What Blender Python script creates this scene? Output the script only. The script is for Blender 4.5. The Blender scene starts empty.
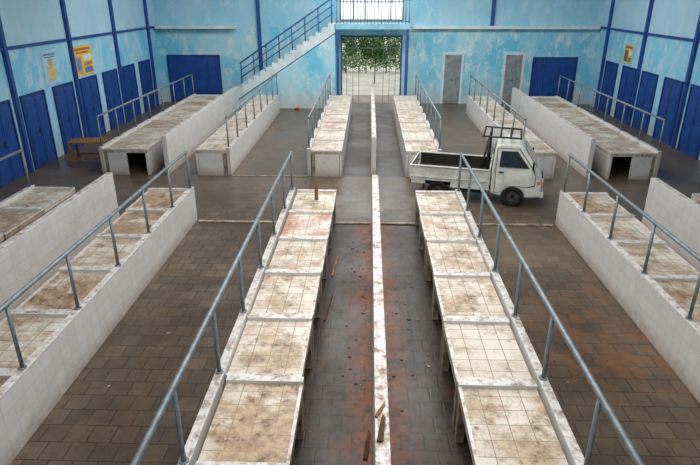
import bpy, bmesh, math, random
from mathutils import Vector, Matrix
random.seed(4)
S=bpy.context.scene
COL=S.collection
try: S.view_settings.view_transform='Standard'
except Exception: pass

# ---------------------------------------------------------------- materials
def new_mat(name):
    m=bpy.data.materials.new(name); m.use_nodes=True
    nt=m.node_tree; b=nt.nodes['Principled BSDF']
    return m,nt,b
def N(nt,t,**kw):
    n=nt.nodes.new(t)
    for k,v in kw.items():
        if k in n.inputs: n.inputs[k].default_value=v
        else: setattr(n,k,v)
    return n
def L(nt,a,b): nt.links.new(a,b)
def s2l(r,g,b):
    f=lambda c:(c/255/12.92 if c/255<=0.04045 else ((c/255+0.055)/1.055)**2.4)
    return (f(r),f(g),f(b),1)
def mix(nt,fac,a,b):
    n=nt.nodes.new('ShaderNodeMix'); n.data_type='RGBA'
    for i,v in ((0,fac),(6,a),(7,b)):
        if isinstance(v,bpy.types.NodeSocket): L(nt,v,n.inputs[i])
        else: n.inputs[i].default_value=v
    return n.outputs[2]
def ramp(nt,src,p0,p1,c0=(0,0,0,1),c1=(1,1,1,1)):
    r=nt.nodes.new('ShaderNodeValToRGB'); e=r.color_ramp.elements
    e[0].position=p0;e[1].position=p1;e[0].color=c0;e[1].color=c1
    L(nt,src,r.inputs[0]); return r.outputs[0]
def math_(nt,op,a,b=None,c=None):
    n=nt.nodes.new('ShaderNodeMath'); n.operation=op
    for i,v in enumerate((a,b,c)):
        if v is None: continue
        if isinstance(v,bpy.types.NodeSocket): L(nt,v,n.inputs[i])
        else: n.inputs[i].default_value=v
    return n.outputs[0]
def noise(nt,vec,scale,detail=6,rough=0.6):
    n=nt.nodes.new('ShaderNodeTexNoise'); n.inputs['Scale'].default_value=scale
    n.inputs['Detail'].default_value=detail; n.inputs['Roughness'].default_value=rough
    L(nt,vec,n.inputs['Vector']); return n.outputs[0]
def simple(name,col,rough=0.5,metal=0.0,var=0.12,scale=8):
    m,nt,b=new_mat(name)
    tc=N(nt,'ShaderNodeTexCoord')
    f=noise(nt,tc.outputs['Object'],scale)
    d=tuple(c*(1-2.2*var) for c in col[:3])+(1,)
    l=tuple(min(1,c*(1+var)) for c in col[:3])+(1,)
    c=ramp(nt,f,0.35,0.65,d,l)
    L(nt,c,b.inputs['Base Color']); b.inputs['Roughness'].default_value=rough
    b.inputs['Metallic'].default_value=metal
    return m

def tile_top_mat(name,stain,red=False):
    m,nt,b=new_mat(name)
    tc=N(nt,'ShaderNodeTexCoord'); geo=N(nt,'ShaderNodeNewGeometry')
    br=N(nt,'ShaderNodeTexBrick'); br.offset=0.0
    br.inputs['Scale'].default_value=1; br.inputs['Brick Width'].default_value=0.215
    br.inputs['Row Height'].default_value=0.215; br.inputs['Mortar Size'].default_value=0.0055
    br.inputs['Mortar Smooth'].default_value=0.4
    br.inputs['Color1'].default_value=s2l(220,212,198); br.inputs['Color2'].default_value=s2l(205,195,179)
    br.inputs['Mortar'].default_value=s2l(132,112,90)
    L(nt,tc.outputs['Object'],br.inputs['Vector'])
    P=geo.outputs['Position']
    n1=noise(nt,P,1.5,12,0.76)
    n2=noise(nt,P,8.0,8,0.75)
    n4=noise(nt,P,3.4,12,0.80)
    n5=noise(nt,P,20.0,5,0.7)
    st=ramp(nt,n1,0.57-0.12*stain,0.64-0.10*stain)
    brown=mix(nt,ramp(nt,n2,0.42,0.58),s2l(182,150,112),s2l(120,84,50))
    c=mix(nt,math_(nt,'MULTIPLY',st,0.38+0.30*stain),br.outputs[0],brown)
    c=mix(nt,math_(nt,'MULTIPLY',ramp(nt,n4,0.51,0.58),0.30+0.2*stain),c,s2l(148,120,88))
    c=mix(nt,math_(nt,'MULTIPLY',ramp(nt,n4,0.59,0.64),0.5+0.2*stain),c,s2l(86,56,34))
    dk=ramp(nt,n2,0.57,0.64)
    c=mix(nt,math_(nt,'MULTIPLY',math_(nt,'MULTIPLY',dk,st),0.8),c,s2l(90,56,32))
    c=mix(nt,math_(nt,'MULTIPLY',ramp(nt,n5,0.60,0.68),0.4),c,s2l(100,76,54))
    if red:
        c=mix(nt,math_(nt,'MULTIPLY',ramp(nt,n1,0.46,0.54),0.5),c,s2l(186,104,90))
    L(nt,c,b.inputs['Base Color']); b.inputs['Roughness'].default_value=0.45
    return m

def wall_tile_mat(name,dirt=1.0,topdirt=0.6):
    m,nt,b=new_mat(name)
    geo=N(nt,'ShaderNodeNewGeometry'); sp=N(nt,'ShaderNodeSeparateXYZ'); L(nt,geo.outputs['Position'],sp.inputs[0])
    cb=N(nt,'ShaderNodeCombineXYZ'); L(nt,sp.outputs[1],cb.inputs[0])
    L(nt,math_(nt,'ADD',sp.outputs[2],sp.outputs[0]),cb.inputs[1])
    br=N(nt,'ShaderNodeTexBrick'); br.offset=0.0
    br.inputs['Scale'].default_value=1; br.inputs['Brick Width'].default_value=0.2
    br.inputs['Row Height'].default_value=0.2; br.inputs['Mortar Size'].default_value=0.003
    br.inputs['Color1'].default_value=s2l(222,219,216); br.inputs['Color2'].default_value=s2l(214,210,206)
    br.inputs['Mortar'].default_value=s2l(194,188,180)
    L(nt,cb.outputs[0],br.inputs['Vector'])
    n1=noise(nt,geo.outputs['Position'],2.0,8,0.7); n2=noise(nt,geo.outputs['Position'],9,7,0.7)
    low=N(nt,'ShaderNodeMapRange'); low.inputs[1].default_value=0.26; low.inputs[2].default_value=0.0
    low.inputs[3].default_value=0.0; low.inputs[4].default_value=1.1; L(nt,sp.outputs[2],low.inputs[0])
    f=math_(nt,'ADD',math_(nt,'MULTIPLY',ramp(nt,n1,0.54,0.76),0.3*dirt),math_(nt,'MULTIPLY',low.outputs[0],n2))
    c=mix(nt,f,br.outputs[0],s2l(140,114,88))
    sn=N(nt,'ShaderNodeSeparateXYZ'); L(nt,geo.outputs['Normal'],sn.inputs[0])
    up=math_(nt,'MULTIPLY',ramp(nt,sn.outputs[2],0.5,0.9),ramp(nt,n2,0.46,0.58))
    c=mix(nt,math_(nt,'MULTIPLY',up,topdirt),c,s2l(148,116,84))
    c=mix(nt,math_(nt,'MULTIPLY',math_(nt,'MULTIPLY',ramp(nt,sn.outputs[2],0.5,0.9),ramp(nt,n2,0.58,0.64)),topdirt),c,s2l(84,56,36))
    L(nt,c,b.inputs['Base Color']); b.inputs['Roughness'].default_value=0.38
    return m

def room_wall_mat(name,base,pale,upper,amt=0.6):
    m,nt,b=new_mat(name)
    geo=N(nt,'ShaderNodeNewGeometry'); sp=N(nt,'ShaderNodeSeparateXYZ'); L(nt,geo.outputs['Position'],sp.inputs[0])
    mp=N(nt,'ShaderNodeMapping'); mp.inputs['Scale'].default_value=(1,1,0.6); L(nt,geo.outputs['Position'],mp.inputs[0])
    n1=noise(nt,mp.outputs[0],0.7,10,0.66); n2=noise(nt,mp.outputs[0],2.6,10,0.74)
    c=mix(nt,ramp(nt,n1,0.42,0.58),base,pale)
    c=mix(nt,math_(nt,'MULTIPLY',ramp(nt,n2,0.52,0.60),amt),c,s2l(222,234,234))
    hi=ramp(nt,math_(nt,'MULTIPLY',sp.outputs[2],0.1),0.325,0.335)
    c=mix(nt,math_(nt,'MULTIPLY',hi,0.6),c,upper)
    lo=N(nt,'ShaderNodeMapRange'); lo.inputs[1].default_value=1.0; lo.inputs[2].default_value=0.1
    lo.inputs[3].default_value=0.0; lo.inputs[4].default_value=1.2; L(nt,sp.outputs[2],lo.inputs[0])
    c=mix(nt,math_(nt,'MULTIPLY',lo.outputs[0],n2),c,s2l(200,190,174))
    L(nt,c,b.inputs['Base Color']); b.inputs['Roughness'].default_value=0.7
    return m

def floor_mat():
    m,nt,b=new_mat('floor_paving')
    geo=N(nt,'ShaderNodeNewGeometry'); sp=N(nt,'ShaderNodeSeparateXYZ'); P=geo.outputs['Position']; L(nt,P,sp.inputs[0])
    X,Y=sp.outputs[0],sp.outputs[1]
    br=N(nt,'ShaderNodeTexBrick'); br.offset=0.5
    br.inputs['Scale'].default_value=1; br.inputs['Brick Width'].default_value=0.27
    br.inputs['Row Height'].default_value=0.27; br.inputs['Mortar Size'].default_value=0.012
    br.inputs['Mortar Smooth'].default_value=0.6
    br.inputs['Color1'].default_value=s2l(106,93,77); br.inputs['Color2'].default_value=s2l(84,73,60)
    br.inputs['Mortar'].default_value=s2l(56,46,36); L(nt,P,br.inputs['Vector'])
    n1=noise(nt,P,0.5,9,0.66); n2=noise(nt,P,1.9,10,0.74); n3=noise(nt,P,7,8,0.74)
    c=mix(nt,math_(nt,'MULTIPLY',ramp(nt,n1,0.42,0.56),0.5),br.outputs[0],s2l(56,44,33))
    c=mix(nt,math_(nt,'MULTIPLY',ramp(nt,n2,0.5,0.62),0.35),c,s2l(106,82,54))
    c=mix(nt,math_(nt,'MULTIPLY',ramp(nt,n3,0.50,0.64),0.4),c,s2l(44,35,28))
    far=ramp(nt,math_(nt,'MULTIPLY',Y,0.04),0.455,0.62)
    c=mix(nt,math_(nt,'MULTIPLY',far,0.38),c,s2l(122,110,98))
    dist=math_(nt,'ABSOLUTE',math_(nt,'SUBTRACT',X,0.155))
    lane=math_(nt,'MULTIPLY',math_(nt,'LESS_THAN',dist,1.6),math_(nt,'LESS_THAN',Y,11.6))
    c=mix(nt,math_(nt,'MULTIPLY',lane,0.72),c,s2l(36,27,21))
    lane2=math_(nt,'MULTIPLY',math_(nt,'LESS_THAN',dist,0.93),math_(nt,'GREATER_THAN',Y,15.0))
    c=mix(nt,math_(nt,'MULTIPLY',lane2,0.75),c,s2l(40,31,26))
    near=N(nt,'ShaderNodeMapRange'); near.inputs[1].default_value=0.12; near.inputs[2].default_value=0.48
    near.inputs[3].default_value=1; near.inputs[4].default_value=0.0; L(nt,dist,near.inputs[0])
    rust=math_(nt,'MULTIPLY',math_(nt,'MULTIPLY',lane,near.outputs[0]),ramp(nt,n2,0.38,0.54))
    c=mix(nt,math_(nt,'MULTIPLY',rust,0.9),c,s2l(140,72,28))
    rust2=math_(nt,'MULTIPLY',lane,ramp(nt,n2,0.54,0.62))
    c=mix(nt,math_(nt,'MULTIPLY',rust2,0.35),c,s2l(110,60,30))
    blk=math_(nt,'MULTIPLY',lane,ramp(nt,n3,0.50,0.58))
    c=mix(nt,math_(nt,'MULTIPLY',blk,0.6),c,s2l(24,18,14))
    vd=N(nt,'ShaderNodeVectorMath',operation='DISTANCE'); L(nt,P,vd.inputs[0]); vd.inputs[1].default_value=(3.8,7.2,0)
    pr=N(nt,'ShaderNodeMapRange'); pr.inputs[1].default_value=2.2; pr.inputs[2].default_value=0.3; L(nt,vd.outputs['Value'],pr.inputs[0])
    c=mix(nt,math_(nt,'MULTIPLY',math_(nt,'MULTIPLY',pr.outputs[0],ramp(nt,n2,0.44,0.60)),0.55),c,s2l(128,78,42))
    vd2=N(nt,'ShaderNodeVectorMath',operation='DISTANCE'); L(nt,P,vd2.inputs[0]); vd2.inputs[1].default_value=(2.9,10.3,0)
    pr2=N(nt,'ShaderNodeMapRange'); pr2.inputs[1].default_value=1.6; pr2.inputs[2].default_value=0.2; L(nt,vd2.outputs['Value'],pr2.inputs[0])
    c=mix(nt,math_(nt,'MULTIPLY',pr2.outputs[0],0.35),c,s2l(130,116,96))
    L(nt,c,b.inputs['Base Color'])
    L(nt,ramp(nt,n1,0.40,0.58,(0.52,0.52,0.52,1),(0.30,0.30,0.30,1)),b.inputs['Roughness'])
    b.inputs['Specular IOR Level'].default_value=0.4
    bp=N(nt,'ShaderNodeBump'); bp.inputs['Strength'].default_value=0.25; bp.inputs['Distance'].default_value=0.012
    L(nt,math_(nt,'SUBTRACT',math_(nt,'MULTIPLY',n3,0.6),math_(nt,'MULTIPLY',br.outputs[1],0.4)),bp.inputs['Height']); L(nt,bp.outputs[0],b.inputs['Normal'])
    return m

M={}
M['top0']=tile_top_mat('white_tile_worktop',0.5)
M['top1']=tile_top_mat('stained_tile_worktop',0.9)
M['top2']=tile_top_mat('muddy_tile_worktop',1.4)
M['top3']=tile_top_mat('reddish_tile_worktop',0.6,True)
M['wtile']=wall_tile_mat('white_wall_tiles')
M['rimtile']=wall_tile_mat('white_rim_tiles',0.9,0.6)
M['divtile']=wall_tile_mat('stained_divider_tiles',1.3,0.85)
M['leg']=simple('plastered_leg',s2l(166,152,132),0.8,0,0.25,6)
M['pipe']=simple('galvanised_pipe',s2l(134,144,150),0.45,0.3,0.14,10)
M['wallL']=room_wall_mat('peeling_blue_paint',s2l(128,204,234),s2l(168,218,238),s2l(194,220,234))
M['wallB']=room_wall_mat('peeling_cyan_paint',s2l(112,198,224),s2l(170,218,230),s2l(164,210,228),0.75)
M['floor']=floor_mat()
M['ceil']=simple('ceiling_sheet',s2l(210,215,220),0.8)
M['blue']=simple('royal_blue_paint',s2l(26,74,148),0.5,0,0.15,3)
M['blueframe']=simple('navy_frame_paint',s2l(20,56,120),0.5,0,0.1,3)
M['stairblue']=simple('blue_steel_paint',s2l(44,90,150),0.5,0,0.1,5)
M['paleblue']=simple('pale_blue_beam_paint',s2l(150,206,228),0.6,0,0.1,3)
M['white']=simple('white_paint',s2l(222,224,220),0.55,0,0.10,2)
M['grey']=simple('grey_door_panel',s2l(142,150,150),0.6,0,0.15,4)
M['gatebar']=simple('grey_gate_steel',s2l(120,130,136),0.5,0.2,0.12,4)
M['trimw']=simple('pale_ledge_paint',s2l(220,232,234),0.7,0,0.08,2)
M['wood']=simple('weathered_wood',s2l(150,106,68),0.8,0,0.25,9)
M['wood2']=simple('dark_old_plank',s2l(92,60,38),0.85,0,0.3,9)
M['ground']=simple('pale_yard',s2l(176,172,156),0.9,0,0.12,1)
M['porch']=simple('porch_concrete',s2l(130,118,106),0.8,0,0.12,2)
M['curb']=simple('worn_curb_tiles',s2l(150,136,118),0.6,0,0.3,5)
M['leaf']=simple('leaf_green',s2l(66,108,36),0.6,0,0.4,4)
M['leaf2']=simple('sunlit_hedge_green',s2l(104,138,72),0.6,0,0.4,4)
M['bark']=simple('bark',s2l(110,94,74),0.9,0,0.25,6)
M['body']=simple('white_car_paint',s2l(222,222,214),0.32,0,0.10,3)
M['glass']=simple('dark_glass',s2l(40,50,56),0.08,0,0.1,2)
M['rubber']=simple('tyre_rubber',s2l(24,24,25),0.85,0,0.15,8)
M['rim']=simple('steel_wheel',s2l(98,96,92),0.55,0.3,0.2,8)
M['black']=simple('black_steel',s2l(20,20,22),0.5,0.1,0.1,6)
M['dark']=simple('dark_recess',s2l(44,38,34),0.9,0,0.2,5)
M['bedfloor']=simple('dark_bed_interior',s2l(40,36,34),0.85,0,0.25,6)  # dark tone shared by bed floor and its thin inner sheets
M['lamp']=simple('clear_lamp',s2l(235,235,225),0.1,0,0.03,5)
M['orange']=simple('orange_lamp',s2l(225,120,30),0.2,0,0.05,5)
M['red']=simple('red_plastic',s2l(190,40,34),0.4,0,0.08,5)
M['paper']=simple('dirty_paper',s2l(176,166,150),0.8,0,0.1,10)

# ---------------------------------------------------------------- mesh helpers
def add_box(bm,lo,hi,mi=0):
    vs=[bm.verts.new((x,y,z)) for x in (lo[0],hi[0]) for y in (lo[1],hi[1]) for z in (lo[2],hi[2])]
    for f in ((0,1,3,2),(4,6,7,5),(0,4,5,1),(2,3,7,6),(0,2,6,4),(1,5,7,3)):
        fc=bm.faces.new([vs[i] for i in f]); fc.material_index=mi
def mesh_of(bm,name,mats,bevel=0.0):
    if bevel>0:
        bmesh.ops.bevel(bm,geom=bm.edges[:],offset=bevel,segments=2,affect='EDGES',profile=0.5)
    bmesh.ops.recalc_face_normals(bm,faces=bm.faces[:])
    me=bpy.data.meshes.new(name); bm.to_mesh(me); bm.free()
    for m in (mats if isinstance(mats,list) else [mats]): me.materials.append(m)
    return me
def obj(name,me,loc=(0,0,0),parent=None,rot=(0,0,0)):
    o=bpy.data.objects.new(name,me); COL.objects.link(o)
    o.location=loc; o.rotation_euler=rot
    if parent: o.parent=parent
    return o
def boxes(name,lst,mat,bevel=0,loc=(0,0,0),parent=None,rot=(0,0,0)):
    bm=bmesh.new()
    for e in lst: add_box(bm,e[0],e[1],e[2] if len(e)>2 else 0)
    return obj(name,mesh_of(bm,name,mat,bevel),loc,parent,rot)
def add_cyl(bm,p1,p2,r,seg=10,mi=0,r2=None):
    p1=Vector(p1);p2=Vector(p2);d=p2-p1
    q=d.to_track_quat('Z','Y').to_matrix().to_4x4()
    mtx=Matrix.Translation((p1+p2)/2)@q
    res=bmesh.ops.create_cone(bm,cap_ends=True,segments=seg,radius1=r,radius2=r if r2 is None else r2,depth=d.length,matrix=mtx)
    for f in set(f for v in res['verts'] for f in v.link_faces):
        f.material_index=mi
        f.smooth=len(f.verts)==4
def cyl(name,p1,p2,r,mat,parent=None,seg=10,r2=None):
    bm=bmesh.new(); add_cyl(bm,p1,p2,r,seg,0,r2)
    return obj(name,mesh_of(bm,name,mat),(0,0,0),parent)
def prism_y(bm,pts,y0,y1,mi=0,wf=None):
    w=wf or (lambda z:1)
    a=[bm.verts.new((x,y0*w(z),z)) for x,z in pts]; b=[bm.verts.new((x,y1*w(z),z)) for x,z in pts]
    fs=[bm.faces.new(a[::-1]),bm.faces.new(b)]
    n=len(pts)
    for i in range(n): fs.append(bm.faces.new((a[i],a[(i+1)%n],b[(i+1)%n],b[i])))
    for f in fs: f.material_index=mi
def empty(name,loc=(0,0,0),rot=(0,0,0)):
    o=bpy.data.objects.new(name,None); o.empty_display_size=0.2; COL.objects.link(o); o.location=loc; o.rotation_euler=rot; return o
def tag(o,label,cat,group=None):
    o['label']=label; o['category']=cat
    if group: o['group']=group
    return o
def struct(o): o['kind']='structure'; return o

CX=0.155
XL,XR=-9.5,10.0
YB=26.6; YF=-4.0; ZC=7.0
# ---------------------------------------------------------------- room
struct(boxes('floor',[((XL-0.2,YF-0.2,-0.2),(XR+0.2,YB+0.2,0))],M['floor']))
struct(boxes('wall_left',[((XL-0.2,YF-0.2,0),(XL,YB+0.2,ZC))],M['wallL']))
struct(boxes('wall_right',[((XR,YF-0.2,0),(XR+0.2,YB+0.2,ZC))],M['wallL']))
struct(boxes('wall_front',[((XL,YF-0.2,0),(XR,YF,ZC))],M['wallB']))
OX0,OX1=-1.30,1.48
struct(boxes('wall_back',[((XL,YB,0),(OX0,YB+0.2,ZC)),((OX1,YB,0),(XR,YB+0.2,ZC)),
    ((OX0,YB,2.96),(OX1,YB+0.2,3.55)),((OX0,YB,5.6),(OX1,YB+0.2,ZC))],M['wallB']))
struct(boxes('ceiling',[((XL-0.2,YF-0.2,ZC),(XR+0.2,YB+0.2,ZC+0.1))],M['ceil']))
wl=[((OX0,YB+0.05,3.55),(OX1,YB+0.1,3.62)),((OX0,YB+0.05,4.3),(OX1,YB+0.1,4.35))]
for i in range(6):
    x=OX0+i*(OX1-OX0-0.05)/5; wl.append(((x,YB+0.04,3.6),(x+0.05,YB+0.11,5.6)))
struct(boxes('window_1',wl,M['gatebar']))
tn=[0]
def trim(lst,mat):
    tn[0]+=1
    return struct(boxes('trim_%d'%tn[0],lst,mat))
trim([((XL,YF,3.27),(XL+0.06,YB-0.1,3.35))],M['blue'])
trim([((XR-0.06,YF,3.27),(XR,YB-0.1,3.35))],M['blue'])
trim([((XL+0.1,YB-0.45,3.24),(-5.9,YB,3.36))],M['trimw'])
trim([((OX1+0.4,YB-0.30,3.24),(XR-0.1,YB,3.36))],M['trimw'])
for y in (11.75,15.15,18.60,22.05,25.5):
    trim([((XL,y-0.07,0),(XL+0.10,y+0.07,ZC-0.05))],M['blue'])
    trim([((XR-0.10,y-0.07,0),(XR,y+0.07,ZC-0.05))],M['blue'])
trim([((-4.96,YB-0.12,0),(-4.80,YB,ZC-0.05))],M['blue'])
trim([((5.25,YB-0.12,3.361),(5.40,YB,ZC-0.05))],M['blue'])
dn=[0]
def door_mesh(w,h,leaves,fr,pan,fw=0.06):
    bm=bmesh.new()
    add_box(bm,(-w/2-fw,-0.05,0),(-w/2,0,h+fw),1); add_box(bm,(w/2,-0.05,0),(w/2+fw,0,h+fw),1)
    add_box(bm,(-w/2,-0.05,h),(w/2,0,h+fw),1)
    lw=w/leaves
    for i in range(leaves):
        x0=-w/2+i*lw+0.008; x1=x0+lw-0.016
        add_box(bm,(x0,-0.03,0.02),(x1,-0.002,h-0.01),0)
        for (za,zb) in ((0.12,h*0.46),(h*0.5,h-0.12)):
            add_box(bm,(x0+0.07,-0.042,za),(x1-0.07,-0.0302,zb),0)
    add_box(bm,(-0.03,-0.08,h*0.47),(0.0,-0.0425,h*0.53),2)
    return mesh_of(bm,'door_mesh',[pan,fr,M['rim']])
dm=door_mesh(1.10,2.0,2,M['blueframe'],M['blue'])
def door(me,loc,rz):
    dn[0]+=1
    return struct(obj('door_%d'%dn[0],me,loc,None,(0,0,rz)))
for i in range(-2,6):
    y=15.28+1.72*i+0.74
    door(dm,(XL+0.003,y,0.0),math.radians(90))
    door(dm,(XR-0.003,y,0.0),math.radians(-90))
door(door_mesh(2.3,2.05,4,M['blueframe'],M['blue']),(-7.95,YB-0.003,0),0)
door(door_mesh(1.85,2.0,4,M['blueframe'],M['blue']),(8.25,YB-0.003,0),0)
gd=door_mesh(0.74,2.15,1,M['trimw'],M['grey'],0.10)
door(gd,(3.75,YB-0.003,0),0); door(gd,(6.45,YB-0.003,0),0)

def curb(lo,hi,lab):
    tag(boxes('floor_curb',[(lo,hi)],M['curb'],0.006),lab,'curb','low floor curbs at the cross aisle')
for (a,b) in ((-3.72,-1.68),(2.0,4.02)):
    curb((a,11.5,0),(b,11.59,0.03),'worn pale tiled curb crossing the wide aisle')
    curb((a,14.95,0),(b,15.02,0.02),'worn pale tiled curb crossing the wide aisle')
for (a,b) in ((-0.74,0.06),(0.25,1.05)):
    curb((a,11.5,0),(b,11.59,0.03),'short worn curb at the end of the narrow lane')

# ---------------------------------------------------------------- tables
TL=1.28
def top_mesh(k,TW,d):
    bm=bmesh.new()
    add_box(bm,(-TW/2,-TL/2,0.62),(TW/2,TL/2,0.70),0)
    add_box(bm,(-TW/2,TL/2-0.085,0.7002),(TW/2,TL/2,0.745),1)
    add_box(bm,(-TW/2,-TL/2,0.7002),(TW/2,-TL/2+0.05,0.730),1)
    xa,xb=sorted((d*TW/2,d*(TW/2-0.035)))
    add_box(bm,(xa,-TL/2+0.0502,0.7002),(xb,TL/2-0.0852,0.716),1)
    return mesh_of(bm,'tabletop',[M['top%d'%k],M['rimtile']])
bm=bmesh.new(); add_box(bm,(-0.045,-0.05,0),(0.045,0.05,0.62)); legm=mesh_of(bm,'leg',M['leg'],0.006)
tlabels=['white tiled market table with light grime and plastered legs',
 'white tiled market table with brown dirt stains',
 'white tiled market table caked with brown mud',
 'white tiled market table with reddish stains']
elabels=['enclosed white tiled market table with light grime','enclosed white tiled market table with brown dirt stains','enclosed white tiled market table caked with mud','enclosed white tiled table with reddish stains']
def build_template(k,style,TW,d):
    e=empty('market_table')
    parts=[obj('tabletop',top_mesh(k,TW,d),(0,0,0),e)]
    for sx in (-1,1):
        if style!='open' and sx==d: continue
        for sy in (-1,1):
            parts.append(obj('leg',legm,(sx*(TW/2-0.06),sy*(TL/2-0.09),0),e))
    parts.append(boxes('support_beam',[((-TW/2+0.13,-0.03,0.50),(TW/2-0.13,0.03,0.62))],M['leg'],0,(0,0,0),e))
    if style!='open':
        x1=d*TW/2; x0=x1-d*0.06
        parts.append(boxes('side_panel',[((min(x0,x1),-TL/2,0),(max(x0,x1),TL/2,0.619))],M['wtile'],0,(0,0,0),e))
    if style=='end':
        a=-d*(TW/2-0.11); b_=d*0.02*TW
        if TW<1: b_=d*(TW/2-0.07)
        parts.append(boxes('end_panel',[((min(a,b_),-TL/2,0),(max(a,b_),-TL/2+0.035,0.619))],M['wtile'],0,(0,0,0),e))
    return e,parts
template={}
def place_table(k,x,y,group,style,TW,d):
    key=(k,style,TW,d)
    if key not in template:
        e,parts=build_template(*key); template[key]=(e,parts); e.location=(x,y,0)
    else:
        e0,ps=template[key]
        e=e0.copy(); COL.objects.link(e); e.location=(x,y,0)
        for p in ps:
            q=p.copy(); COL.objects.link(q); q.parent=e
    tag(e,tlabels[k] if style=='open' else elabels[k],'market table',group)
    return e
ROWS=[('A',-7.35,1),('B',-3.75,-1),('C',-1.65,1),('D',1.97,-1),('E',4.08,1),('F',7.78,-1)]
def row(outer,d,y0,n,group,kinds,back,nm):
    wt=0.10
    x0,x1=sorted((outer,outer+d*wt))
    ylen=n*1.3
    w=boxes('tiled_low_wall',[((x0,y0,0),(x1,y0+ylen,0.78))],M['wtile'],0.008)
    tag(w,'low white tiled wall backing a row of market tables','low wall','low tiled walls behind table rows')
    TW=1.22 if (back and nm in 'AF') else 0.84
    cxx=outer+d*(wt+0.004+TW/2)
    for i in range(n):
        k=kinds[i%len(kinds)]
        style='open'
        if back: style='end' if i==0 else 'closed'
        place_table(k,cxx+(0 if back else d*random.uniform(0,0.045)),y0+0.65+1.3*i,group,style,TW,d)
    r=empty('guard_rail',((x0+x1)/2,y0,0.78))
    tag(r,'grey galvanised pipe guard rail standing on low tiled wall','railing','pipe guard rails on the low walls')
    ztop=0.80
    cyl('top_rail',(0,0.1,ztop),(0,ylen-0.1,ztop),0.028,M['pipe'],r,12)
    bm=bmesh.new(); add_cyl(bm,(0,0,0),(0,0,ztop-0.026),0.023,10); add_cyl(bm,(0,0,0),(0,0,0.012),0.047,12)
    pm=mesh_of(bm,'post',M['pipe'])
    for i in range(n+1):
        yy=min(max(1.3*i,0.12),ylen-0.12)
        obj('post',pm,(0,yy,0),r)
Y0F=11.64-1.3*8
KIN={'A':[1,2,1,2,1,1,2,1],'B':[1,2,2,1,2,1,2,2],'C':[1,2,2,1,1,1,3,1],'D':[0,1,1,0,1,1,1,1],'E':[1,1,2,1,2,1,1,2],'F':[1,2,1,1,1,2,1,1]}
for nm,o,d in ROWS:
    row(o,d,Y0F,8,'white tiled market tables in rows',KIN[nm],False,nm)
    row(o,d,15.0,7,'white tiled market tables in rows',[1,1,2,1,1,2,1] if nm in 'AF' else [1,0,1,1,1,0,0],True,nm)
for x in (-5.55,CX,5.98):
    for (a,b) in ((Y0F,11.64),(15.1,24.2)):
        w=boxes('divider_wall',[((x-0.065,a,0),(x+0.065,b,1.08))],M['divtile' if x==CX else 'wtile'],0.008)
        tag(w,'tall narrow white tiled divider wall between two seller lanes','low wall','tiled divider walls')

# ---------------------------------------------------------------- staircase
st=tag(empty('staircase',(-6.85,25.1,0)),'pale masonry staircase with blue steel railing against back wall','staircase')
ns=20; run=5.4/ns; rise=3.5/ns
pts=[(0,0)]
for i in range(ns):
    pts+= [(i*run,(i+1)*rise),((i+1)*run,(i+1)*rise)]
pts+=[(ns*run,3.5-0.36)]
pts+=[(0.52,0.0)]
bm=bmesh.new(); prism_y(bm,pts,0,1.0); obj('flight',mesh_of(bm,'flight',M['trimw']),(0,0,0),st)
bm=bmesh.new(); prism_y(bm,[(0.60,0),(5.4,0),(5.4,3.10)],0.06,0.98); obj('side_wall',mesh_of(bm,'side_wall',M['wallB']),(0,0,0),st)
sl=3.5/5.4
for k,hh in enumerate((0.35,0.65,0.95)):
    cyl('hand_rail' if k==2 else 'sloped_rail',(1.3,0.08,1.3*sl+hh+0.1),(5.35,0.08,5.35*sl+hh+0.1),0.032 if k==2 else 0.022,M['stairblue'],st)
for i in range(8):
    x=1.35+i*0.56
    cyl('railing_post',(x,0.08,(math.floor(x/run)+1)*rise),(x,0.08,x*sl+1.05),0.026,M['stairblue'],st)
ld=tag(empty('stair_landing',(-1.42,25.1,3.3)),'pale blue raised landing over gateway with grey barred railing','landing')
boxes('landing_slab',[((0,0,-0.02),(3.1,1.35,0.2))],M['paleblue'],0.01,(0,0,0),ld)
boxes('top_bar',[((0,0.05,1.1),(3.1,0.10,1.15))],M['stairblue'],0,(0,0,0),ld)
boxes('bottom_bar',[((0,0.05,0.26),(3.1,0.10,0.30))],M['gatebar'],0,(0,0,0),ld)
bm=bmesh.new(); add_cyl(bm,(0,0.075,0.2),(0,0.075,1.1),0.017,8); bmh=mesh_of(bm,'baluster',M['gatebar'])
for i in range(22): obj('baluster',bmh,(0.05+i*3.0/21,0,0),ld)
for x in (0.02,2.94):
    boxes('support_post',[((x,0.03,-3.3),(x+0.13,0.16,-0.021))],M['stairblue'],0,(0,0,0),ld)
gg=tag(empty('entrance_gate',(0,YB+0.02,0)),'tall entrance gate frame with thin grey steel bars','gate')
boxes('frame',[((OX0+0.01,0,2.88),(OX1-0.01,0.05,2.95)),((OX0+0.01,0,0),(OX0+0.08,0.05,2.88)),((OX1-0.08,0,0),(OX1-0.01,0.05,2.88))],M['stairblue'],0,(0,0,0),gg)
boxes('cross_bar',[((OX0+0.08,0,2.40),(OX1-0.08,0.04,2.43))],M['gatebar'],0,(0,0,0),gg)
for i in range(9):
    x=OX0+0.28+i*0.275
    if i in (3,4,5): boxes('bar',[((x,0.01,2.431),(x+0.016,0.03,2.88))],M['gatebar'],0,(0,0,0),gg)
    else: boxes('bar',[((x,0.041,0.02),(x+0.022,0.06,2.88))],M['gatebar'],0,(0,0,0),gg)

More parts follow.
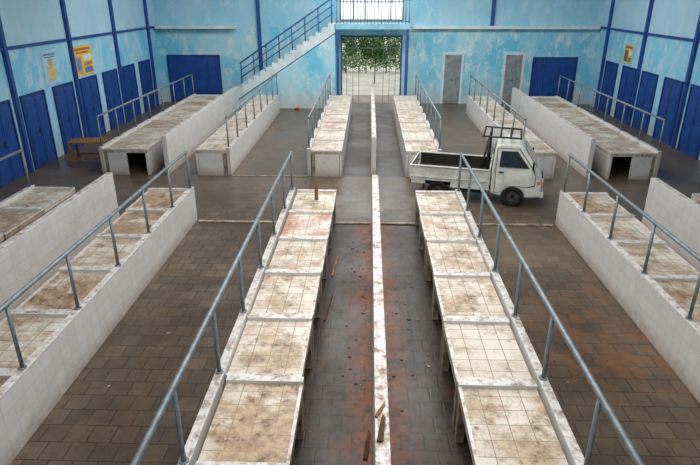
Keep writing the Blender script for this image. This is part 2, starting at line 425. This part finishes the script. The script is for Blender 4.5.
# ---------------------------------------------------------------- outside
struct(boxes('floor_porch',[((-6,YB+0.2,-0.1),(6,YB+2.4,-0.01))],M['porch']))
struct(boxes('ground',[((-30,YB+2.4,-0.15),(30,80,-0.03))],M['ground']))
def leaves(cl,n,smin,smax,mat,name,parent):
    bm=bmesh.new()
    for _ in range(n):
        c=random.choice(cl); v=Vector([random.gauss(0,1) for _ in range(3)]).normalized()*c[3]*random.uniform(0.3,1)
        p=Vector(c[:3])+v; p.z=max(p.z,0.10)
        a=Vector([random.gauss(0,1) for _ in range(3)]).normalized(); b_=a.orthogonal().normalized()
        s=random.uniform(smin,smax)
        bm.faces.new([bm.verts.new(p-a*s),bm.verts.new(p+b_*s*0.5),bm.verts.new(p+a*s),bm.verts.new(p-b_*s*0.5)])
    return obj(name,mesh_of(bm,name,mat),(0,0,0),parent)
tr=tag(empty('yard_tree',(0.3,33,-0.03)),'leafy green tree standing in the bright yard outside the gate','tree')
bm=bmesh.new()
add_cyl(bm,(0,0,0),(0.05,0,1.3),0.035,10,0,0.03); add_cyl(bm,(0.05,0,1.2),(-0.7,0.1,2.2),0.025,8,0,0.015); add_cyl(bm,(0.05,0,1.2),(0.7,-0.1,2.2),0.025,8,0,0.015); add_cyl(bm,(0.05,0,1.2),(0.0,0.2,2.5),0.025,8,0,0.015)
obj('trunk',mesh_of(bm,'trunk',M['bark']),(0,0,0),tr)
leaves([(-1.3,0,2.5,.5),(-0.6,0,2.6,.6),(0,0,2.5,.6),(0.6,0,2.6,.6),(1.4,0,2.5,.5),(0.2,-.3,2.1,.45),(-0.6,.2,2.1,.5),(1.0,0,1.9,.45),(-1.7,.3,2.5,.5),(1.9,.3,2.5,.5),(0.3,0,1.6,.45),(-1.3,0,1.9,.4),(-0.4,0,1.7,.4)],6400,0.04,0.09,M['leaf'],'foliage',tr)
hd=tag(empty('yard_hedge',(0.5,38,-0.03)),'long sunlit green hedge behind the bright yard','hedge')
cl=[]
for i in range(26):
    x=-5+i*0.42
    cl.append((x,random.uniform(-.3,.3),random.uniform(0.4,0.9),.6)); cl.append((x,random.uniform(-.3,.3),random.uniform(1.1,1.6),.55))
leaves(cl,8000,0.05,0.11,M['leaf2'],'foliage',hd)
for i in range(8): cyl('stem',(-4.6+i*1.3,0,0),(-4.6+i*1.3,0,1.2),0.04,M['bark'],hd,7)

# ---------------------------------------------------------------- posters
def poster(name,loc,rz,w,h,bands,label,cat='poster'):
    bm=bmesh.new(); mats=[]
    for i,(a0,b0,a1,b1,col) in enumerate(bands):
        mats.append(simple('poster_ink',col,0.6,0,0.08,6))
        add_box(bm,((a0-.5)*w,-0.006-0.0008*i,b0*h),((a1-.5)*w,-0.002 if i==0 else -0.0061-0.0008*(i-1),b1*h),i)
    o=obj(name,mesh_of(bm,name,mats),loc,None,(0,0,rz)); tag(o,label,cat); return o
Yl=s2l(242,206,84)
poster('wall_poster',(XL+0.004,19.4,2.12),math.radians(90),1.3,0.95,
  [(0,0,1,1,Yl),(0.08,0.84,0.92,0.92,s2l(206,96,50)),(0.16,0.74,0.84,0.80,s2l(206,96,50)),(0.06,0.08,0.40,0.68,s2l(232,170,96)),(0.12,0.18,0.34,0.60,s2l(120,150,190)),
   (0.5,0.5,0.94,0.68,s2l(240,238,226)),(0.5,0.32,0.94,0.44,s2l(214,130,76)),(0.5,0.08,0.94,0.26,s2l(90,130,180))],
  'orange-yellow poster with blue and white pictures on blue wall')
poster('wall_poster',(XL+0.004,17.3,2.15),math.radians(90),0.85,0.95,
  [(0,0,1,1,s2l(184,216,230)),(0.3,0.08,0.7,0.55,s2l(232,196,120)),(0.38,0.56,0.62,0.74,s2l(206,160,120)),(0.1,0.84,0.9,0.90,s2l(90,140,180)),(0.2,0.77,0.8,0.81,s2l(90,140,180))],
  'faded pale blue poster with small yellowish figure on blue wall')
poster('wall_poster',(XR-0.004,23.3,2.15),math.radians(-90),0.8,0.7,
  [(0,0,1,1,s2l(228,204,116)),(0.1,0.78,0.9,0.9,s2l(180,90,56)),(0.12,0.1,0.5,0.68,s2l(130,96,66)),(0.58,0.42,0.9,0.66,s2l(236,230,210)),(0.58,0.1,0.9,0.32,s2l(100,130,150))],
  'small yellow poster with brown picture on blue wall')

# ---------------------------------------------------------------- truck
TR=tag(empty('pickup_truck',(2.66,13.55,0),(0,0,math.radians(-14))),'small white cab-over pickup truck with open bed and black rack','truck')
SX,SZ=0.95,0.85
TR.scale=(SX,0.94,SZ)
wf=lambda z: 1.0 if z<=1.02 else 1.0-(z-1.02)*0.20
HW=0.68
def arch(cx,cz,r,a0,a1,n=10):
    return [(cx+r*math.cos(math.radians(a0+(a1-a0)*i/n)),cz+r*math.sin(math.radians(a0+(a1-a0)*i/n))) for i in range(n+1)]
cab=[(0.40,0.34),(0.40,1.05),(0.43,1.60),(0.46,1.67),(0.54,1.72),(0.75,1.735),(0.96,1.72),(1.05,1.69),(1.11,1.64),(1.47,1.10),(1.54,1.0),(1.59,0.85),(1.61,0.38),(1.58,0.33)]
cab+=arch(0.94,0.28,0.28,0,180)
bm=bmesh.new(); prism_y(bm,cab,-HW,HW,0,wf)
cabo=obj('cab',mesh_of(bm,'cab',M['body']),(0,0,0),TR); bv=cabo.modifiers.new('b','BEVEL'); bv.width=0.05; bv.segments=4; bv.limit_method='ANGLE'; bv.angle_limit=math.radians(50)
def side_panel(name,pts,off,mat,parent,th=0.006,side=-1):
    bm=bmesh.new()
    a=[bm.verts.new((x,side*(HW*wf(z)+off),z)) for x,z in pts]; b=[bm.verts.new((x,side*(HW*wf(z)+off-th-0.004),z)) for x,z in pts]
    bm.faces.new(a);bm.faces.new(b[::-1]); n=len(pts)
    for i in range(n): bm.faces.new((a[i],a[(i+1)%n],b[(i+1)%n],b[i]))
    return obj(name,mesh_of(bm,name,mat),(0,0,0),parent)
for s in (-1,1):
    dpts=[(0.50,0.66),(0.50,1.60),(0.99,1.61),(1.36,1.08),(1.43,0.90),(1.42,0.66),(1.24,0.60),(1.10,0.61),(0.94,0.61),(0.78,0.60),(0.66,0.52),(0.6,0.40),(0.5,0.40)]
    side_panel('door_gap',[(x+(0.014 if x>0.9 else -0.014),z+(0.014 if z>1 else -0.014)) for x,z in dpts],0.004,M['dark'],TR,0.004,s)
    d_=side_panel('door',dpts,0.010,M['body'],TR,0.006,s)
    d_['label']='white cab door'
    side_panel('window',[(0.56,1.12),(0.58,1.54),(0.96,1.55),(1.27,1.12)],0.016,M['glass'],d_,0.006,s)
    boxes('handle',[((0.56,s*(HW+0.014)-0.012,0.96),(0.68,s*(HW+0.014)+0.012,0.99))],M['black'],0,(0,0,0),d_)
    ya,yb=sorted((s*(HW+0.02),s*(HW+0.13)))
    boxes('side_mirror',[((1.33,ya,1.14),(1.37,yb,1.32)),((1.335,min(s*HW*0.96,s*(HW+0.06)),1.09),(1.355,max(s*HW*0.96,s*(HW+0.06)),1.139))],M['black'],0,(0,0,0),TR)
    boxes('headlamp',[((1.585,s*0.47-0.10,0.66),(1.625,s*0.47+0.10,0.80))],M['lamp'],0.008,(0,0,0),TR)
    boxes('indicator',[((1.48,s*(HW-0.005)-0.012,0.70),(1.55,s*(HW-0.005)+0.012,0.78))],M['orange'],0,(0,0,0),TR)
bm=bmesh.new()
def wsp(t,y,off):
    x=1.122+(1.462-1.122)*t; z=1.622+(1.112-1.622)*t
    nx,nz=0.832,0.555
    return (x+nx*off,y,z+nz*off)
q=[(0.06,-0.50),(0.06,0.50),(0.94,0.59),(0.94,-0.59)]
a=[bm.verts.new(wsp(t,y,0.012)) for t,y in q]; b=[bm.verts.new(wsp(t,y,0.0)) for t,y in q]
bm.faces.new(a);bm.faces.new(b[::-1])
for i in range(4): bm.faces.new((a[i],a[(i+1)%4],b[(i+1)%4],b[i]))
obj('windscreen',mesh_of(bm,'windscreen',M['glass']),(0,0,0),TR)
bm=bmesh.new(); add_box(bm,(0.395,-0.48,1.18),(0.41,0.48,1.52)); obj('rear_window',mesh_of(bm,'rear_window',M['glass']),(0.008,0,0),TR)
boxes('bumper',[((1.56,-0.66,0.32),(1.66,0.66,0.48))],M['white'],0.02,(0,0,0),TR)
boxes('grille',[((1.605,-0.34,0.66),(1.622,0.34,0.80))],M['black'],0,(0,0,0),TR)
boxes('chassis',[((-1.5,-0.34,0.36),(0.40,-0.24,0.50)),((-1.5,0.24,0.36),(0.40,0.34,0.50)),((-1.45,-0.6,0.50),(0.36,0.6,0.575)),((-0.35,-0.62,0.30),(0.30,-0.34,0.50)),((-1.0,-0.5,0.22),(-0.84,0.5,0.34))],M['black'],0,(0,0,0),TR)
boxes('cargo_bed',[((-1.60,-0.68,0.58),(0.37,0.68,0.66),0),((-1.55,-0.645,0.6602),(0.33,0.645,0.668),1),((0.335,-0.68,0.6602),(0.37,0.68,1.06),0)],[M['body'],M['bedfloor']],0,(0,0,0),TR)
for s in (-1,1):
    y0,y1=sorted((s*0.68,s*0.655))
    rib=[((-1.59,y0,0.6605),(0.33,y1,0.98))]
    for k in range(6):
        xx=-1.5+k*0.35
        rib.append(((xx,min(s*0.68,s*0.705),0.69),(xx+0.035,max(s*0.68,s*0.705),0.95)))
    rib.append(((-1.59,min(s*0.65,s*0.71),0.9805),(0.33,max(s*0.65,s*0.71),1.005)))
    rib.append(((-1.59,min(s*0.681,s*0.70),0.661),(0.33,max(s*0.681,s*0.70),0.685)))
    bs=boxes('bed_side',rib,M['body'],0,(0,0,0),TR)
    boxes('inner_lining',[((-1.55,min(s*0.640,s*0.654),0.669),(0.33,max(s*0.640,s*0.654),0.979))],M['bedfloor'],0,(0,0,0),bs)
    boxes('mudguard',[((-1.24,min(s*0.5,s*0.66),0.54),(-0.55,max(s*0.5,s*0.66),0.575)),((-1.28,min(s*0.5,s*0.66),0.30),(-1.25,max(s*0.5,s*0.66),0.575))],M['black'],0,(0,0,0),TR)
    boxes('side_skirt',[((-1.58,min(s*0.63,s*0.67),0.47),(-1.22,max(s*0.63,s*0.67),0.579))],M['body'],0,(0,0,0),TR)
    boxes('side_skirt',[((-0.58,min(s*0.63,s*0.67),0.42),(0.36,max(s*0.63,s*0.67),0.579))],M['body'],0,(0,0,0),TR)
    boxes('tail_lamp',[((-1.615,s*0.56-0.07,0.44),(-1.60,s*0.56+0.07,0.54)),((-1.61,s*0.56-0.02,0.54),(-1.60,s*0.56+0.02,0.60))],M['red'],0,(0,0,0),TR)
boxes('headboard_lining',[((0.322,-0.638,0.67),(0.3348,0.638,1.05))],M['bedfloor'],0,(0,0,0),TR)
boxes('tailgate',[((-1.625,-0.65,0.6605),(-1.595,0.65,0.985)),((-1.635,-0.60,0.72),(-1.625,0.60,0.75)),((-1.635,-0.60,0.90),(-1.625,0.60,0.93))],M['body'],0,(0,0,0),TR)
rk=obj('cargo_rack',None,(0,0,0),TR)
ZT=1.88
for s in (-1,1):
    cyl('rack_upright',(0.27,s*0.58,0.668),(0.27,s*0.58,ZT),0.028,M['black'],rk)
    cyl('rack_brace',(0.27,s*0.58,ZT),(0.08,s*0.58,0.668),0.022,M['black'],rk)
    cyl('rack_side_bar',(0.12,s*0.58,ZT+0.02),(1.0,s*0.53,ZT),0.024,M['black'],rk)
for (x,z) in ((0.27,ZT),(0.12,ZT+0.02),(0.52,ZT+0.02),(0.76,ZT+0.01),(1.0,ZT),(0.27,1.3),(0.27,1.58)):
    cyl('rack_crossbar',(x,-0.58,z),(x,0.58,z),0.026,M['black'],rk)
for y in (-0.45,-0.3,-0.15,0.0,0.15,0.3,0.45): cyl('rack_slat',(0.27,y,1.3),(0.27,y,ZT),0.020,M['black'],rk)
def wheel(x,s):
    R0=0.255
    w=obj('wheel',None,(x,s*0.585,R0*SX/SZ),TR); w.scale=(R0/0.265,1,SX/SZ*R0/0.265)
    bm=bmesh.new()
    prof=[(0.150,-0.07),(0.20,-0.078),(0.25,-0.075),(0.265,-0.055),(0.265,0.055),(0.25,0.075),(0.20,0.078),(0.150,0.07)]
    n=28; rings=[]
    for i in range(n):
        a=2*math.pi*i/n
        rings.append([bm.verts.new((r*math.cos(a),yy,r*math.sin(a))) for r,yy in prof])
    for i in range(n):
        A,B=rings[i],rings[(i+1)%n]
        for j in range(len(prof)):
            fc=bm.faces.new((A[j],A[(j+1)%len(prof)],B[(j+1)%len(prof)],B[j])); fc.smooth=True
    obj('tyre',mesh_of(bm,'tyre',M['rubber']),(0,0,0),w)
    bm=bmesh.new(); add_cyl(bm,(0,-0.03,0),(0,0.03,0),0.148,24); add_cyl(bm,(0,s*0.03,0),(0,s*0.056,0),0.050,16,1)
    for i in range(4):
        a=math.pi/4+i*math.pi/2; add_cyl(bm,(0.10*math.cos(a),s*0.0301,0.10*math.sin(a)),(0.10*math.cos(a),s*0.038,0.10*math.sin(a)),0.022,8,1)
    obj('wheel_rim',mesh_of(bm,'wheel_rim',[M['rim'],M['black']]),(0,0,0),w)
for x in (-0.90,0.94):
    for s in (-1,1): wheel(x,s)

# ---------------------------------------------------------------- loose things
wt=tag(empty('wooden_table',(-8.15,16.1,0),(0,0,math.radians(8))),'orange-brown wooden table standing beside tiled counter','table')
boxes('tabletop',[((-0.5,-0.32+0.162*i,0.66),(0.5,-0.32+0.162*i+0.155,0.70)) for i in range(4)],M['wood'],0,(0,0,0),wt)
for sx in (-1,1):
    for sy in (-1,1): boxes('leg',[((sx*0.44-0.03,sy*0.27-0.03,0),(sx*0.44+0.03,sy*0.27+0.03,0.66))],M['wood'],0,(0,0,0),wt)
for sy in (-1,1): boxes('stretcher',[((-0.41,sy*0.27-0.02,0.2),(0.41,sy*0.27+0.02,0.26))],M['wood'],0,(0,0,0),wt)

def plank(p,L_,w,t,rot,mat,label,name='wooden_plank'):
    bm=bmesh.new()
    n=4; ring=[]
    for i in range(n+1):
        x=-L_/2+L_*i/n
        tp=1-0.35*(i/n)**3
        ring.append([bm.verts.new((x+ (0.04 if j in(1,2) and i==n else 0),yy*tp*(1+random.uniform(-.06,.06)),z)) for j,(yy,z) in enumerate(((-w/2,0),(w/2,0),(w/2,t),(-w/2,t)))])
    bm.faces.new(ring[0]);bm.faces.new(ring[-1][::-1])
    for i in range(n):
        for j in range(4): bm.faces.new((ring[i][j],ring[i+1][j],ring[i+1][(j+1)%4],ring[i][(j+1)%4]))
    o=obj(name,mesh_of(bm,name,mat),p,None,rot); tag(o,label,'plank','loose wooden planks'); return o
R=math.radians
plank((-0.60,7.9,0.001),0.8,0.03,0.02,(0,0,R(85)),M['wood2'],'dark old wooden plank lying on muddy lane floor')
plank((-0.58,9.4,0.001),0.8,0.035,0.02,(0,0,R(86)),M['wood'],'weathered brown plank lying on muddy lane floor')
plank((0.15,3.95,1.081),0.30,0.05,0.02,(0,0,R(82)),M['wood2'],'broken brown plank lying on top of tiled divider wall')
plank((0.14,4.2,1.081),0.20,0.03,0.015,(0,0,R(66)),M['wood'],'broken weathered splinter lying on top of tiled divider wall')
plank((0.03,4.9,0.001),0.4,0.05,0.02,(0,0,R(84)),M['wood2'],'broken brown plank lying beside tiled divider wall')
plank((-1.05,11.05,0.70+0.195),0.38,0.07,0.035,(0,R(-86),R(-95)),M['wood'],'short brown wooden board standing upright on tiled table')
for i in range(70):
    bm=bmesh.new(); s=random.uniform(0.010,0.024)
    bmesh.ops.create_icosphere(bm,subdivisions=1,radius=s)
    for v in bm.verts: v.co=Vector((v.co.x*random.uniform(.7,1.8),v.co.y*random.uniform(.5,1.3),v.co.z*0.35*random.uniform(.5,1)))
    zmin=min(v.co.z for v in bm.verts)
    lane=random.choice([(-0.35,0.0),(0.3,0.95),(0.3,0.95),(-0.35,0.0),(-0.3,0.0),(-3.4,-2.0),(2.3,3.7)])
    x=random.uniform(*lane); y=random.uniform(5.3,11)
    o=obj('litter_scrap',mesh_of(bm,'litter_scrap',random.choice([M['paper'],M['wood'],M['wood2'],M['wood2']])),(x,y,-zmin))
    tag(o,'small crumpled scrap of litter on dirty floor','litter','litter scraps on the floor')
bm=bmesh.new(); bmesh.ops.create_icosphere(bm,subdivisions=2,radius=0.11)
for v in bm.verts: v.co=Vector((v.co.x*random.uniform(.8,1.3),v.co.y*random.uniform(.8,1.2),max(-0.05,v.co.z*0.55*random.uniform(.7,1.2))))
zm=min(v.co.z for v in bm.verts)
tag(obj('red_plastic_bag',mesh_of(bm,'red_plastic_bag',M['red']),(-3.1,24.8,-zm)),'tiny crumpled red plastic bag on the aisle floor','plastic bag')

# ---------------------------------------------------------------- lights
def area(loc,rot,sx,sy,p,col):
    l=bpy.data.lights.new('fill_light','AREA'); l.shape='RECTANGLE'; l.size=sx; l.size_y=sy; l.energy=p; l.color=col  # unseen area lamps added below the closed ceiling to light the hall
    o=bpy.data.objects.new('fill_light',l); COL.objects.link(o); o.location=loc; o.rotation_euler=rot
area((CX,11,6.8),(0,0,0),6,20,1300,(1.0,0.99,0.97))
area((CX,20,6.7),(R(35),0,0),15,2.5,470,(0.97,0.99,1.0))  # added tilted lamp, brightens the back of the hall
area((CX,26.0,5.9),(R(-60),0,0),4,1.0,110,(0.97,0.99,1.0))  # added lamp at the gate end, gives the floor its sheen
w=bpy.data.worlds.new('World'); S.world=w; w.use_nodes=True
w.node_tree.nodes['Background'].inputs[0].default_value=(0.96,0.98,1.0,1); w.node_tree.nodes['Background'].inputs[1].default_value=2.0

# ---------------------------------------------------------------- camera
cam=bpy.data.cameras.new('Camera'); co=bpy.data.objects.new('Camera',cam); COL.objects.link(co)
F=570.0; cam.sensor_width=36; cam.sensor_fit='HORIZONTAL'; cam.lens=F/700*36; cam.clip_end=300
Yc=Vector((20,237.5,-F)).normalized(); Zc=Vector((0,F,237.5)).normalized()
Xc=Yc.cross(Zc).normalized(); Zc=Xc.cross(Yc).normalized()
m=Matrix((Xc,Yc,Zc)).to_4x4()
co.matrix_world=Matrix.Translation((0,0,4.6))@m
S.camera=co
